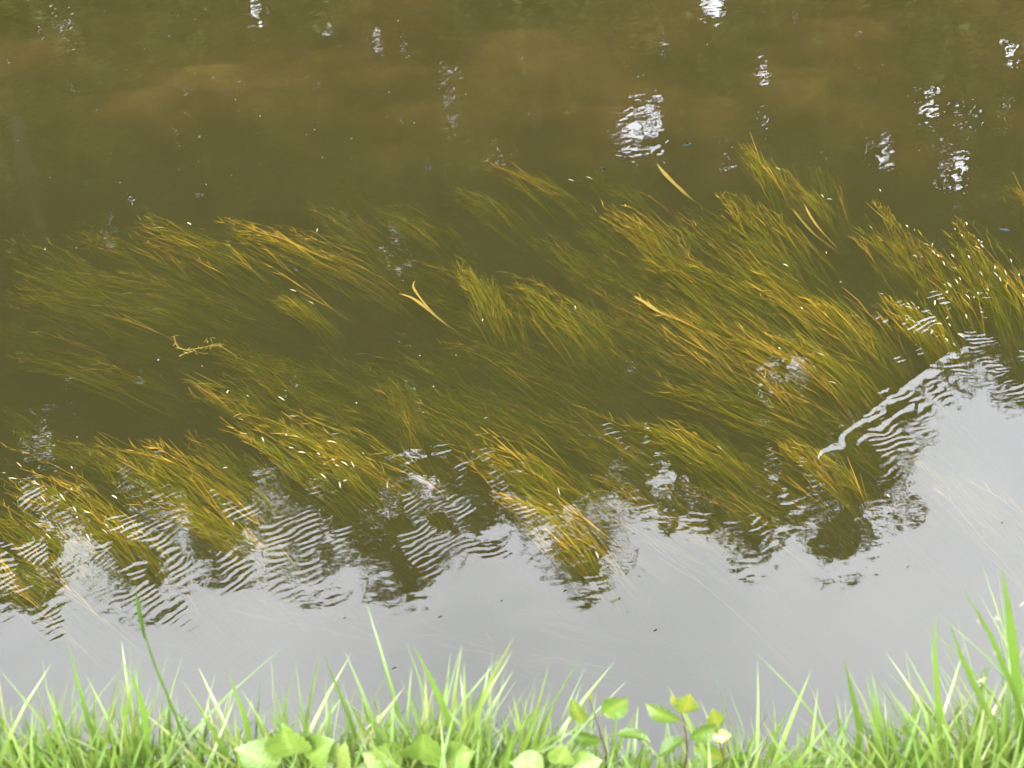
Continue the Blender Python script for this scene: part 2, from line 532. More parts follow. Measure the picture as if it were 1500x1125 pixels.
def tree(px, py, y, crown, nleaf, seed, base, label, group, size=1.0):
    """px, py: photo pixel where the reflected tip falls"""
    r = np.random.default_rng(seed)
    tip = mirrored(px, py, y)
    g0 = float(np.interp(y, py_, pz_))
    h = tip[2] - g0
    root = empty('riverside_tree', (tip[0], y, g0), label, 'tree', group)
    # trunk and limbs
    g = Geo()
    K = 8
    t = np.linspace(0, 1, K)
    wob = np.cumsum(r.normal(0, 0.04, (K, 2)), 0) * h / 10
    wob -= wob * 0 + np.outer(t, wob[-1])
    tr = np.stack([wob[:, 0], wob[:, 1], t * h * 0.96 - 0.15], -1)
    g.tubes(tr[None], (0.11 * (1 - t) ** 0.8 + 0.012)[None] * h / 9, np.zeros((1, K)) + .5)
    limbs = []
    for k in range(int(16 + h * 1.6)):
        s = base + (0.97 - base) * r.random() ** 0.9
        p = np.array([np.interp(s, t, tr[:, 0]), np.interp(s, t, tr[:, 1]), s * h * 0.96 - .15])
        an = r.uniform(0, 2 * math.pi)
        ln = crown * (0.30 + 0.75 * min(1, (1 - s) * 2.3)) * r.uniform(0.65, 1.15)
        d = np.array([math.cos(an), math.sin(an), r.uniform(0.25, 0.9)])
        q = np.linspace(0, 1, 5)[:, None]
        cv = p + q * d * ln + np.array([0, 0, 0.25 * ln]) * q ** 2 + r.normal(0, 0.03, (5, 3)) * q
        limbs.append(cv)
    LP = np.array(limbs)
    g.tubes(LP, np.linspace(0.028, 0.006, 5)[None].repeat(len(LP), 0), np.full((len(LP), 5), .5))
    link('trunk', g.mesh('trunk'), M_BARK, root)
    # crown: small leaf-shaped faces in clusters along the limbs and the leader
    src = np.concatenate([LP[:, 1:].reshape(-1, 3), np.stack([np.interp(np.linspace(base, 1, 14), t, tr[:, k]) for k in range(3)], -1)])
    src[-1, 2] = h - 0.08
    nc = nleaf // 14
    cc = src[r.integers(0, len(src), nc)] + r.normal(0, 0.11, (nc, 3))
    m = nc // 11                                        # the leading shoot is leafy to its tip
    dn = 1.8 * r.random(m) ** 1.3
    cc[:m] = np.stack([r.normal(0, 1, m) * (.06 + .30 * dn), r.normal(0, 1, m) * (.06 + .30 * dn), h - .08 - dn], -1)
    P0 = (cc[:, None] + r.normal(0, 0.11, (nc, 14, 3)) * np.array([1, 1, .8])).reshape(-1, 3)
    wp = P0 + np.array([tip[0], y, g0])
    mp = wp.copy()
    mp[:, 2] *= -1
    qx, qy = project(mp)
    keep = np.ones(len(P0), bool)
    for gx, gy, gw, gh in GAPS:
        keep &= ((qx - gx) / gw) ** 2 + ((qy - gy) / gh) ** 2 > r.uniform(0.3, 1.4, len(P0))
    P0 = P0[keep]
    n = len(P0)
    d = unit(r.normal(0, 1, (n, 3)) + np.array([0, 0, -0.4]))
    s = unit(np.cross(d, r.normal(0, 1, (n, 3))))
    ln = r.uniform(0.05, 0.085, n) * size
    wd = ln * r.uniform(0.3, 0.42, n)
    V = np.stack([P0 - d * ln[:, None], P0 + s * wd[:, None], P0 + d * ln[:, None], P0 - s * wd[:, None]], 1)
    tone = np.repeat(np.clip(r.normal(0.5, 0.22, n), 0, 1), 4)
    link('crown', mesh_np('crown', V, np.arange(n * 4).reshape(-1, 4), tone=tone), M_LEAF, root)


FRONT = [(-170, 850), (-60, 870), (-5, 815), (30, 800), (55, 888), (215, 872), (335, 835), (455, 850), (528, 805), (600, 866), (705, 778), (775, 770), (850, 862), (935, 735), (985, 762), (1040, 765), (1100, 812), (1160, 755), (1222, 812), (1250, 690),
         (1290, 622), (1345, 520), (1425, 515), (1490, 575), (1590, 600), (1690, 560)]
for k, (px, py) in enumerate(FRONT):
    tall = py > 680
    tree(px, py, 12.2 + 0.5 * ((k * 37) % 5) / 4, (0.85 if 960 < px < 1260 else 1.15) if tall else 1.4, 7400 if tall else 7400, 300 + k, 0.05,
         'tall slender leafy tree at the edge of the far bank' if tall else 'shorter bushy tree at the edge of the far bank',
         'tall trees along the far bank' if tall else 'shorter trees along the far bank', 1.25)
for k in range(13):
    px = -330 + k * 165
    py = (690 + 30 * math.sin(k * 2.1)) if px < 1050 else 455
    tree(px, py, 15.2 + 0.6 * (k % 3), 2.2, 9000, 500 + k, 0.03, 'broad leafy tree standing behind the waterside trees', 'trees of the second row', 2.6)

# the wood behind, read as one mass
r = np.random.default_rng(19)
n = 52000
P0 = np.stack([r.uniform(-22, 22, n), r.uniform(18, 22, n), r.uniform(1.4, 13, n)], -1)
qx, qy = project(P0 * np.array([1, 1, -1]))
keep = qy < np.where(qx < 200, 720, np.where(qx < 1050, 640, 430)) + 60 * np.sin(qx / 37) * np.sin(qx / 91)
for gx, gy, gw, gh in GAPS:
    keep &= ((qx - gx) / gw) ** 2 + ((qy - gy) / gh) ** 2 > r.uniform(0.3, 1.4, n)
P0 = P0[keep]
n = len(P0)
d = unit(r.normal(0, 1, (n, 3)))
s = unit(np.cross(d, r.normal(0, 1, (n, 3))))
ln = r.uniform(0.16, 0.30, n)
V = np.stack([P0 - d * ln[:, None], P0 + s * (ln * .4)[:, None], P0 + d * ln[:, None], P0 - s * (ln * .4)[:, None]], 1)
o = link('woodland', mesh_np('woodland', V, np.arange(n * 4).reshape(-1, 4), tone=np.repeat(np.clip(r.normal(.4, .25, n), 0, 1), 4)), M_LEAF)
tag(o, 'mass of dark woodland foliage closing the view behind the far bank', 'woodland', None, 'stuff')

# undergrowth along the foot of the far bank
r = np.random.default_rng(9)
n = 34000
ux, uy = r.uniform(-14, 14, n), r.uniform(10.9, 13.6, n)
hz = np.interp(uy, py_, pz_)
mound = 1.35 + 0.4 * np.sin(ux * 1.3) + 0.3 * np.sin(ux * 3.1 + 1) + 0.25 * np.sin(ux * 0.6 + uy * 2)
P0 = np.stack([ux, uy, hz + r.random(n) ** 0.8 * np.clip(mound, .4, 2.4)], -1)
mp = P0 * np.array([1, 1, -1])
qx, qy = project(mp)
keep = np.ones(n, bool)
for gx, gy, gw, gh in GAPS:
    keep &= ((qx - gx) / gw) ** 2 + ((qy - gy) / gh) ** 2 > r.uniform(0.3, 1.4, n)
P0 = P0[keep]
n = len(P0)
d = unit(r.normal(0, 1, (n, 3)))
s = unit(np.cross(d, r.normal(0, 1, (n, 3))))
ln = r.uniform(0.06, 0.12, n)
V = np.stack([P0 - d * ln[:, None], P0 + s * (ln * .38)[:, None], P0 + d * ln[:, None], P0 - s * (ln * .38)[:, None]], 1)
o = link('bank_undergrowth', mesh_np('bank_undergrowth', V, np.arange(n * 4).reshape(-1, 4), tone=np.repeat(np.clip(r.normal(.45, .25, n), 0, 1), 4)), M_LEAF)
tag(o, 'dense leafy undergrowth covering the foot of the far bank', 'undergrowth', None, 'stuff')

# ------------------------------------------------------------------ trailing water weed
LAB = {
    'gold': ('golden brown water weed clump streaming just under the surface', 'golden weed clumps'),
    'olive': ('olive green water weed clump trailing at middle depth', 'olive weed clumps'),
    'deep': ('dim murky water weed clump trailing deep in brown water', 'deep dim weed clumps'),
    'glint': ('water weed clump with pale wet tips breaking the surface', 'weed clumps breaking the surface'),
    'sprig': ('small thin sprig of golden water weed under the surface', 'thin weed sprigs'),
    'drowned': ('faint weed clump showing through the reflected grey sky', 'weed under the reflected sky'),
}
STYLE = {   # depth of the tips, strands for each metre of width, tone shift, pale surface leaves, strand radius
    'gold': (0.014, 1.0, 0.11, 1, 1.0), 'olive': (0.08, 0.9, -0.02, 0, 1.0), 'deep': (0.17, 0.8, -0.08, 0, 1.0), 'glint': (0.004, 1.0, 0.08, 22, 1.0),
    'sprig': (0.03, 0.45, 0.12, 2, 0.9), 'drowned': (0.24, 0.6, 0.05, 0, 1.0)}


def weed(tx, ty, bx, by, wpx, style, seed, label=None, dense=1.0):
    depth, dn, tshift, npale, rs = STYLE[style]
    r = np.random.default_rng(seed)
    T, B = ground(tx, ty, -depth), ground(bx, by, -depth)
    e = ground(tx, ty + wpx * 0.5, -depth) - ground(tx, ty - wpx * 0.5, -depth)
    ax = (T - B)
    Lc = np.linalg.norm(ax)
    d = ax / Lc
    nrm = np.array([-d[1], d[0], 0])
    W = max(0.05, abs(e[:2] @ nrm[:2])) * 0.62
    S = int((20 + 230 * W * dn) * dense)
    K = 10
    t = np.linspace(0, 1, K)
    reach = 1 - 0.62 * r.random(S) ** 1.25           # how far towards the clump's tip each strand gets
    reach[:3] = 1
    back = r.uniform(0.25, 0.6, S)
    lat0 = np.clip(r.normal(0, 0.42, S), -1.1, 1.1) * W
    lat1 = lat0 * r.uniform(0.7, 1.15, S) + r.normal(0, 0.16, S) * W - 0.10 * W
    lat1 *= np.where(reach > 0.85, 0.6, 1.0)
    along = (-back[:, None] + (reach + back)[:, None] * t) * Lc
    lat = lat0[:, None] * 1.0 * (1 - t) + lat1[:, None] * t ** 0.9
    bow = r.normal(0.0, 0.05, S)[:, None] * Lc * np.sin(t * math.pi)
    lat = lat + bow + 0.0045 * np.sin(2 * math.pi * (along / r.uniform(0.22, 0.5, S)[:, None] + r.random(S)[:, None]))
    zt = -depth - np.abs(r.normal(0, 0.045, S)) - 0.035 * (1 - reach)
    zr = np.minimum(-0.42 - 0.2 * r.random(S), zt - 0.15)
    z = zt[:, None] + (zr - zt)[:, None] * (1 - t) ** r.uniform(1.5, 2.4, S)[:, None] - 0.02 * (t ** 4) * r.random(S)[:, None]
    z += 0.003 * np.sin(along / 0.07 + r.random(S)[:, None] * 6)
    z = np.minimum(z, -0.003)
    Pw = B + along[..., None] * d + lat[..., None] * nrm
    Pw[..., 2] = z
    org = np.array([B[0] - d[0] * 0.4 * Lc, B[1] - d[1] * 0.4 * Lc, -0.6])
    lb, gr = LAB[style]
    root = empty('water_weed', org, label or lb, 'water weed', None if label else gr)
    Pl = Pw - org
    tone = r.normal(0.22 + tshift + r.normal(0, .06), 0.14, S)[:, None] + 0.42 * t[None] ** 2.2
    tone = np.clip(tone + (r.random(S) < .07)[:, None] * .35, 0, 1)      # a few dead, brown strands
    g = Geo()
    rad = 0.0015 * rs * (1.15 - 0.7 * t)[None] * r.uniform(0.7, 1.3, S)[:, None]
    g.tubes(Pl, rad, tone)
    link('stems', g.mesh('stems'), M_WEED, root)['kind'] = 'stuff'
    # narrow leaves along the upper part of each strand
    nl = 12
    si = np.repeat(np.arange(S), nl)
    q = 0.28 + 0.72 * r.random(S * nl) ** 0.8
    f = q * (K - 1)
    i0 = np.minimum(f.astype(int), K - 2)
    fr = (f - i0)[:, None]
    p0 = Pl[si, i0] * (1 - fr) + Pl[si, i0 + 1] * fr
    dd = unit(Pl[si, i0 + 1] - Pl[si, i0])
    sgn = np.where(r.random(S * nl) < 0.5, -1, 1)
    tipq = q > 0.8
    an = sgn * np.where(tipq, r.normal(0.42, 0.22, S * nl), r.normal(0.13, 0.09, S * nl))
    sv = unit(np.cross(dd, np.array([0, 0, 1.0])))
    ld = unit(dd * np.cos(an)[:, None] + sv * np.sin(an)[:, None] + np.array([0, 0, 1]) * r.normal(0.0, 0.07, S * nl)[:, None])
    ll = np.where(tipq, r.uniform(0.015, 0.055, S * nl), r.uniform(0.05, 0.17, S * nl))
    tt = np.array([0, 0.5, 1.0])
    curve = p0[:, None] + ld[:, None] * (ll[:, None] * tt)[..., None] + dd[:, None] * (0.25 * ll[:, None] * tt ** 2)[..., None]
    curve[..., 2] = np.minimum(curve[..., 2], -org[2] - 0.002)
    side = unit(np.cross(ld, unit(np.array([0, 0, 1.0]) + r.normal(0, 0.6, (S * nl, 3)))))
    wd = np.array([0.0008, 0.0010, 0.0003])[None] * r.uniform(0.8, 1.5, S * nl)[:, None] * rs
    g = Geo()
    g.ribbons(curve, side, wd, np.clip(tone[si, i0][:, None] + r.normal(0.0, 0.1, S * nl)[:, None] + 0.08 * tt, 0, 1))
    link('leaves', g.mesh('leaves'), M_WEED, root)['kind'] = 'stuff'
    if npale:
        n = npale
        si = r.integers(0, S, n)
        ki = r.integers(5, K, n)
        p0 = Pl[si, ki].copy()
        p0[:, :2] += r.normal(0, 0.012, (n, 2))
        p0[:, 2] = -org[2] + r.uniform(0.000, 0.003, n)
        dr = unit(np.stack([d[0] + r.normal(0, .45, n), d[1] + r.normal(0, .45, n), np.zeros(n)], -1))
        ll = r.uniform(0.008, 0.04, n)
        cv = p0[:, None] + dr[:, None] * (ll[:, None] * np.array([-.5, -.1, .3, .5]))[..., None] + np.array([0, 0, 1.0]) * (np.array([-0.002, 0.0025, 0.003, -0.001]))[None, :, None]
        g = Geo()
        g.ribbons(cv, unit(np.cross(dr, np.array([0, 0, 1.0]))), np.array([.0006, .0022, .0017, .0004])[None] * r.uniform(.6, 1.3, n)[:, None], np.repeat(r.random(n)[:, None], 4, 1))
        link('surface_leaves', g.mesh('surface_leaves'), M_PALE, root)['kind'] = 'stuff'


WEEDS = [
    # upper band, downstream
    (98, 332, 320, 400, 45, 'olive'), (195, 322, 420, 385, 50, 'gold'), (325, 318, 590, 405, 60, 'gold', 'long golden weed clump with a dense dark green heart, in the far band'),
    (440, 288, 600, 372, 45, 'olive'), (0, 345, 190, 425, 50, 'olive'), (10, 420, 290, 475, 70, 'olive'), (140, 398, 430, 465, 60, 'olive'),
    (5, 515, 260, 560, 40, 'olive'), (-60, 455, 190, 520, 70, 'deep'), (405, 435, 500, 462, 20, 'sprig'), (480, 262, 640, 318, 40, 'deep'),
    (550, 308, 690, 362, 42, 'olive'), (655, 268, 790, 322, 34, 'olive'), (706, 230, 880, 290, 34, 'sprig', 'long bowed weed sprig reaching alone into open brown water'),
    (662, 368, 760, 490, 60, 'gold'), (752, 405, 900, 505, 60, 'gold'), (775, 338, 920, 430, 55, 'olive'), (862, 244, 990, 318, 40, 'olive'),
    (880, 300, 1040, 385, 55, 'gold'), (845, 325, 990, 400, 50, 'olive'), (990, 300, 1215, 435, 85, 'gold'), (1058, 272, 1200, 385, 70, 'gold'),
    (1085, 203, 1165, 275, 40, 'gold', 'short bushy golden weed tuft farthest into the open water'), (1190, 240, 1250, 310, 45, 'olive'), (1145, 258, 1235, 318, 30, 'sprig'),
    (955, 365, 1210, 490, 85, 'gold'), (930, 432, 1180, 560, 80, 'gold'), (880, 395, 1090, 500, 70, 'olive'), (1040, 470, 1300, 590, 80, 'gold'),
    (1125, 478, 1320, 575, 60, 'gold'), (950, 548, 1270, 625, 60, 'gold', 'broad golden weed clump with long parallel stems beside the white crease'),
    (1095, 398, 1320, 515, 75, 'gold'), (1278, 288, 1360, 390, 50, 'sprig'), (1255, 335, 1370, 410, 40, 'sprig'),
    (1335, 338, 1480, 480, 100, 'glint', 'bushy weed clump with many pale tips above water, under the dark damselfly'), (1400, 318, 1530, 470, 110, 'glint'), (1290, 430, 1420, 510, 60, 'glint'), (1480, 262, 1560, 320, 30, 'sprig'),
    # middle band
    (308, 492, 500, 600, 60, 'olive', 'olive weed clump behind the pale curled stem'), (350, 560, 590, 640, 50, 'deep'), (455, 505, 660, 605, 60, 'deep'), (560, 555, 640, 660, 60, 'olive'),
    (540, 478, 820, 575, 60, 'deep'), (680, 480, 920, 585, 60, 'deep'), (640, 440, 830, 530, 40, 'deep'), (790, 500, 960, 570, 50, 'deep'), (480, 560, 640, 640, 50, 'deep'),
    (270, 555, 420, 600, 20, 'sprig'), (-20, 595, 140, 650, 30, 'deep'), (100, 480, 330, 520, 40, 'deep'),
    # near band
    (328, 600, 580, 715, 80, 'glint', 'dense green weed clump flecked with white surface leaves'), (410, 605, 640, 720, 60, 'gold'), (270, 625, 430, 745, 60, 'olive'), (125, 640, 360, 785, 75, 'gold'),
    (5, 695, 230, 810, 75, 'glint'), (-40, 735, 170, 855, 80, 'gold'), (200, 640, 440, 775, 70, 'gold'), (60, 690, 290, 830, 60, 'gold'), (620, 590, 900, 725, 60, 'olive'),
    (690, 640, 910, 755, 70, 'gold'), (670, 560, 920, 665, 60, 'olive'), (730, 715, 930, 800, 40, 'gold'), (920, 610, 1130, 700, 50, 'gold'),
    (1030, 650, 1260, 745, 60, 'olive'), (1145, 640, 1300, 730, 40, 'gold'), (240, 735, 430, 820, 50, 'gold'), (520, 600, 720, 740, 80, 'deep'),
    (1180, 430, 1340, 520, 60, 'gold'), (1000, 420, 1180, 520, 60, 'olive'), (-60, 780, 120, 880, 60, 'gold'), (770, 740, 910, 830, 50, 'gold'), (1000, 700, 1230, 800, 50, 'olive'),
    # under the reflected sky
    (300, 872, 640, 930, 40, 'drowned'), (760, 885, 1040, 945, 40, 'drowned'), (1220, 560, 1560, 720, 60, 'drowned'), (640, 925, 930, 985, 40, 'drowned'), (1180, 690, 1450, 780, 40, 'drowned'), (60, 920, 380, 975, 40, 'drowned'),
    (1385, 135, 1480, 180, 26, 'deep', 'brown drowned weed wisp arching beside bright sky glints'), (-70, 5, 60, 12, 34, 'olive', 'orange brown weed patch lying alone far out in the river'),
]
WHICH = {
    (195, 322): 'golden weed clump with pale tips next to the dense dark hearted clump', (662, 368): 'steep golden weed tuft between the forked reed leaf and the weed bed',
    (752, 405): 'golden weed clump on the rim of the big bed nearest the forked leaf', (880, 300): 'golden weed clump at the brown water rim of the big bed',
    (990, 300): 'wide golden weed clump in the bed below the paired reed leaves', (1058, 272): 'bushy golden weed clump directly beside the paired reed leaves',
    (955, 365): 'wide golden weed clump in the middle of the big bed above the amber leaf', (930, 432): 'long golden weed clump carrying the broad amber reed leaf',
    (1040, 470): 'long golden weed clump ending at the upper end of the white crease', (1125, 478): 'golden weed clump crossed by small steep glints near the crease',
    (1095, 398): 'golden weed clump between the big bed and the pale tipped bushes', (410, 605): 'golden weed clump behind the white flecked dense clump',
    (125, 640): 'golden weed clump crossed by a short bright band of ripples', (-40, 735): 'golden weed clump beyond the longest band of grey ripples, washed over by glints',
    (200, 640): 'golden weed clump between the rippled clumps and the white flecked clump', (60, 690): 'golden weed clump under the longest band of grey ripples',
    (690, 640): 'golden weed clump ending in the pointed reflection of a tall tree', (730, 715): 'short golden weed clump right at the edge of the reflected sky, rippled',
    (920, 610): 'golden weed clump just outside the small hole of reflected sky', (1145, 640): 'short golden weed tuft at the lower end of the white crease',
    (240, 735): 'golden weed clump touching the bright bay of reflected sky', (1180, 430): 'golden weed clump at the rippled corner between bed and pale tipped bushes',
    (-60, 780): 'golden weed almost hidden by ripples at the reflected sky', (770, 740): 'golden weed showing through the pointed tree reflection',
    (98, 332): 'faint olive weed clump with a lone pale tip in the far band', (440, 288): 'olive weed clump behind the dense dark hearted clump',
    (0, 345): 'olive weed clump at the outer end of the far band', (10, 420): 'long flat olive weed clump below the far band', (140, 398): 'long olive weed streamer under the pale tipped golden clump',
    (5, 515): 'thin olive weed streamer with small white flecks at its tip', (550, 308): 'olive weed clump between the far band and the bowed sprig',
    (655, 268): 'olive weed clump with one straight orange stem near the bowed sprig', (775, 338): 'olive weed clump at the rim of the big bed below the bowed sprig',
    (862, 244): 'olive weed clump below the teal blue damselfly', (845, 325): 'olive weed clump between the big bed and the bowed sprig', (1190, 240): 'short olive weed tuft beside the farthest bushy tuft',
    (880, 395): 'olive weed clump on the shaded side of the amber leaf', (560, 555): 'steep olive weed tuft standing across the current in murky water', (270, 625): 'olive weed clump beside the white flecked dense clump',
    (620, 590): 'olive weed clump under scattered broken ripples', (670, 560): 'olive weed clump fading under the first broken ripples', (1030, 650): 'olive weed clump beneath the leafy tree reflections',
    (1000, 420): 'olive green weed filling the heart of the big bed', (1000, 700): 'olive weed showing through the lowest leafy tree reflection',
    (1400, 318): 'bushy pale tipped weed clump beyond the dark damselfly', (1290, 430): 'pale tipped weed clump inside the bright ripples', (5, 695): 'weed clump with wet tips among bright grey ripples',
    (405, 435): 'small orange weed sprig alone in murky water', (1145, 258): 'thin weed sprig beside the short olive tuft', (1278, 288): 'loose weed sprig with pale tip before the pale tipped bushes',
    (1255, 335): 'thin low weed sprig between the big bed and the pale tipped bushes', (1480, 262): 'thin weed sprig behind the dark damselfly', (270, 555): 'thin weed sprig beneath the curled pale stem',
}
WEEDS = [a if len(a) > 6 or (a[0], a[1]) not in WHICH else a + (WHICH[(a[0], a[1])],) for a in WEEDS]
LAB['mat'] = ('loose olive weed growth joining the larger clumps', 'loose weed between the clumps')
STYLE['mat'] = STYLE['olive']
rm = np.random.default_rng(31)
for k in range(50):                                   # dim growth that ties the clumps into mats
    x, y = rm.uniform(-40, 1330), rm.uniform(330, 700)
    y = max(y, 395 - x * .04)
    ln = rm.uniform(190, 320)
    if any(((x + f * ln - a) / c) ** 2 + ((y + f * ln * .35 - b) / d) ** 2 < 1 for f in (.05, .35, .7) for a, b, c, d in ((440, 478, 130, 42), (150, 590, 240, 50), (560, 440, 90, 40), (700, 300, 90, 40))):
        continue                                      # open, weed-free pools
    sl = np.interp(x, [0, 500, 1000, 1500], [.24, .42, .48, .9]) * rm.uniform(.85, 1.15)
    WEEDS.append((x, y, x + ln, y + ln * sl, rm.uniform(60, 110), 'deep' if rm.random() < .6 else 'mat'))
for k, a in enumerate(WEEDS):
    weed(*a[:6], seed=1000 + k, label=a[6] if len(a) > 6 else None)

# ------------------------------------------------------------------ broad pale leaves and a curled stem in the water
def drowned_leaf(parent, name, pts, wpx, depth, tone=0.6, seed=0):
    """a ribbon leaf along photo pixels, with a creased middle"""
    r = np.random.default_rng(seed)
    P = np.array([ground(x, y, -dp - .012) for (x, y), dp in zip(pts, depth)])
    K = 16
    s = np.linspace(0, 1, len(P))
    q = np.linspace(0, 1, K)
    Pc = np.stack([np.interp(q, s, P[:, k]) for k in range(3)], -1)
    for _ in range(2):
        Pc[1:-1] = (Pc[:-2] + 2 * Pc[1:-1] + Pc[2:]) / 4
    d = unit(np.gradient(Pc, axis=0))
    sv = unit(np.cross(d, np.array([0, 0, 1.0])))
    wm = 0.30 * wpx / FPX * np.linalg.norm(P.mean(0) - np.array([0, 0, CAM_H]))
    wd = wm * np.interp(q, [0, .15, .4, .8, 1], [.12, .75, 1, .7, .35]) * (1 + .15 * np.sin(q * 17 + seed))
    org = np.array(parent.location)
    V = np.stack([Pc - sv * wd[:, None] + np.array([0, 0, .004]), Pc, Pc + sv * wd[:, None] + np.array([0, 0, .003])], 1) - org
    idx = np.arange(K * 3).reshape(K, 3)
    Q = np.concatenate([np.stack([idx[:-1, k], idx[:-1, k + 1], idx[1:, k + 1], idx[1:, k]], -1) for k in range(2)])
    tn = np.clip(np.stack([np.full(K, tone), np.full(K, tone + .3), np.full(K, tone - .1)], 1), 0, 1)
    return link(name, mesh_np(name, V, Q, smooth=True, tone=tn), M_REED, parent)


p = empty('reed_leaf', ground(690, 500, -.3), 'pale yellow forked reed leaf drifting under water, split into two tips', 'leaf')
drowned_leaf(p, 'blade', [(585, 431), (603, 436), (622, 450), (650, 474), (690, 500)], 8, [.004, .006, .02, .05, .2], .75, 1)
drowned_leaf(p, 'blade', [(608, 411), (604, 420), (612, 433), (627, 452), (655, 478)], 6, [.004, .005, .012, .03, .1], .7, 2)
p = empty('reed_leaf', ground(1030, 305, -.3), 'single orange yellow reed leaf slanting below a bright sky glint', 'leaf')
drowned_leaf(p, 'blade', [(962, 240), (972, 254), (990, 272), (1010, 290), (1035, 308)], 11, [.004, .008, .02, .05, .15], .6, 3)
p = empty('reed_leaf', ground(1230, 370, -.3), 'pair of pale reed leaves lying side by side under open water', 'leaf')
drowned_leaf(p, 'blade', [(1178, 300), (1186, 316), (1198, 334), (1226, 364)], 6, [.006, .012, .03, .1], .75, 4)
drowned_leaf(p, 'blade', [(1160, 306), (1175, 325), (1192, 344), (1230, 372)], 7, [.02, .035, .05, .12], .35, 5)
p = empty('reed_leaf', ground(985, 470, -.3), 'broad amber reed leaf lying on the golden weed bed', 'leaf')
drowned_leaf(p, 'blade', [(928, 434), (945, 444), (965, 458), (1000, 472)], 11, [.004, .006, .015, .06], .7, 6)
p = empty('curled_stem', ground(330, 505, -.05), 'pale curled weed stem lying hooked on the surface', 'stem')
org = np.array(p.location)
for nm, pts, rad in (('stem', [(256, 492), (257, 503), (262, 510), (274, 513), (292, 510), (306, 507), (322, 506), (345, 515)], .0022),
                     ('side_shoot', [(262, 522), (272, 517), (284, 514), (296, 511)], .0016), ('side_shoot', [(303, 498), (308, 494), (311, 499)], .0018)):
    Pc = np.array([ground(x, y, -.006) for x, y in pts])
    Pc[-1, 2] = -.03
    g = Geo()
    g.tubes((Pc - org)[None], np.full((1, len(pts)), rad), np.linspace(.9, .2, len(pts))[None])
    rr_ = np.random.default_rng(len(pts))
    n = len(pts) * 3
    a0 = Pc[rr_.integers(0, len(pts), n)] - org + rr_.normal(0, .004, (n, 3)) * np.array([1, 1, .1])
    dr = unit(rr_.normal(0, 1, (n, 3)) * np.array([1, 1, .05]))
    g.ribbons(np.stack([a0, a0 + dr * .01, a0 + dr * .02], 1), unit(np.cross(dr, np.array([0, 0, 1.0]))), np.array([[.001, .0014, .0004]]).repeat(n, 0), np.full((n, 3), .5))
    link(nm, g.mesh(nm), M_REED, p)

# ------------------------------------------------------------------ specks floating on the water
def lump(name, seed, flat, mat):
    r = np.random.default_rng(seed)
    g = Geo()
    n = 7
    an = np.arange(n) / n * 2 * math.pi
    rad = r.uniform(0.65, 1.25, n)
    ring = np.stack([np.cos(an) * rad, np.sin(an) * rad * 0.75, np.zeros(n)], -1)
    V = np.concatenate([ring, [[0.1, 0, flat], [0, 0, -flat * 0.5]]])
    T = [(k, (k + 1) % n, n) for k in range(n)] + [((k + 1) % n, k, n + 1) for k in range(n)]
    g.add(V, None, T, r.random(n + 2))
    me = g.mesh(name, True)
    me.materials.append(mat)
    return me


FL = [lump('floating_fluff', 40 + k, 0.45, M_FLUFF) for k in range(4)]
DB = [lump('floating_debris', 60 + k, 0.25, M_DEBRIS) for k in range(3)]
spots = [(26, 206), (72, 216), (345, 146), (455, 181), (466, 179), (461, 190), (449, 197), (263, 249), (302, 270), (339, 257), (297, 51), (248, 53), (226, 47), (101, 11), (134, 11), (153, 16), (261, 23), (212, 71), (286, 28), (204, 62),
         (111, 109), (232, 527), (296, 536), (635, 566), (668, 520), (522, 590), (615, 521), (70, 639), (113, 640), (605, 20), (583, 30), (595, 84), (682, 138), (607, 180), (775, 167), (570, 135), (893, 164), (935, 112), (1036, 65), (1103, 33),
         (1340, 128), (1366, 121), (1382, 127), (1293, 95), (1235, 92), (1492, 88), (1120, 18), (765, 85), (669, 99), (645, 93), (515, 203), (548, 137), (472, 231), (381, 170), (420, 119), (469, 119), (112, 363), (66, 365), (163, 225)]
rs = np.random.default_rng(5)
for k in range(14):
    spots.append((rs.uniform(0, 1500), rs.uniform(5, 260)))
for k, (x, y) in enumerate(spots):
    o = link('floating_fluff', FL[k % 4])
    o.location = ground(x, y, 0.001)
    o.rotation_euler = (0, 0, k * 1.7)
    s = (0.0038 if k < 59 else 0.0026) * rs.uniform(0.7, 1.35)
    o.scale = (s, s, s)
    tag(o, 'tiny white speck of fluff floating on the water', 'fluff', 'white specks on the water')
for k, (x, y) in enumerate([(645, 903), (960, 923), (828, 865), (578, 978), (1302, 752), (1215, 822), (1283, 775), (872, 884), (505, 905), (1468, 765), (1330, 830), (735, 880)]):
    o = link('floating_debris', DB[k % 3])
    o.location = ground(x, y, 0.001)
    o.rotation_euler = (0, 0, 0.6)
    s = 0.005 if k < 5 else 0.0035
    o.scale = (s * 1.7, s * 0.7, s)
    tag(o, 'tiny dark fleck of debris floating on the reflected sky', 'debris', 'dark flecks on the water')

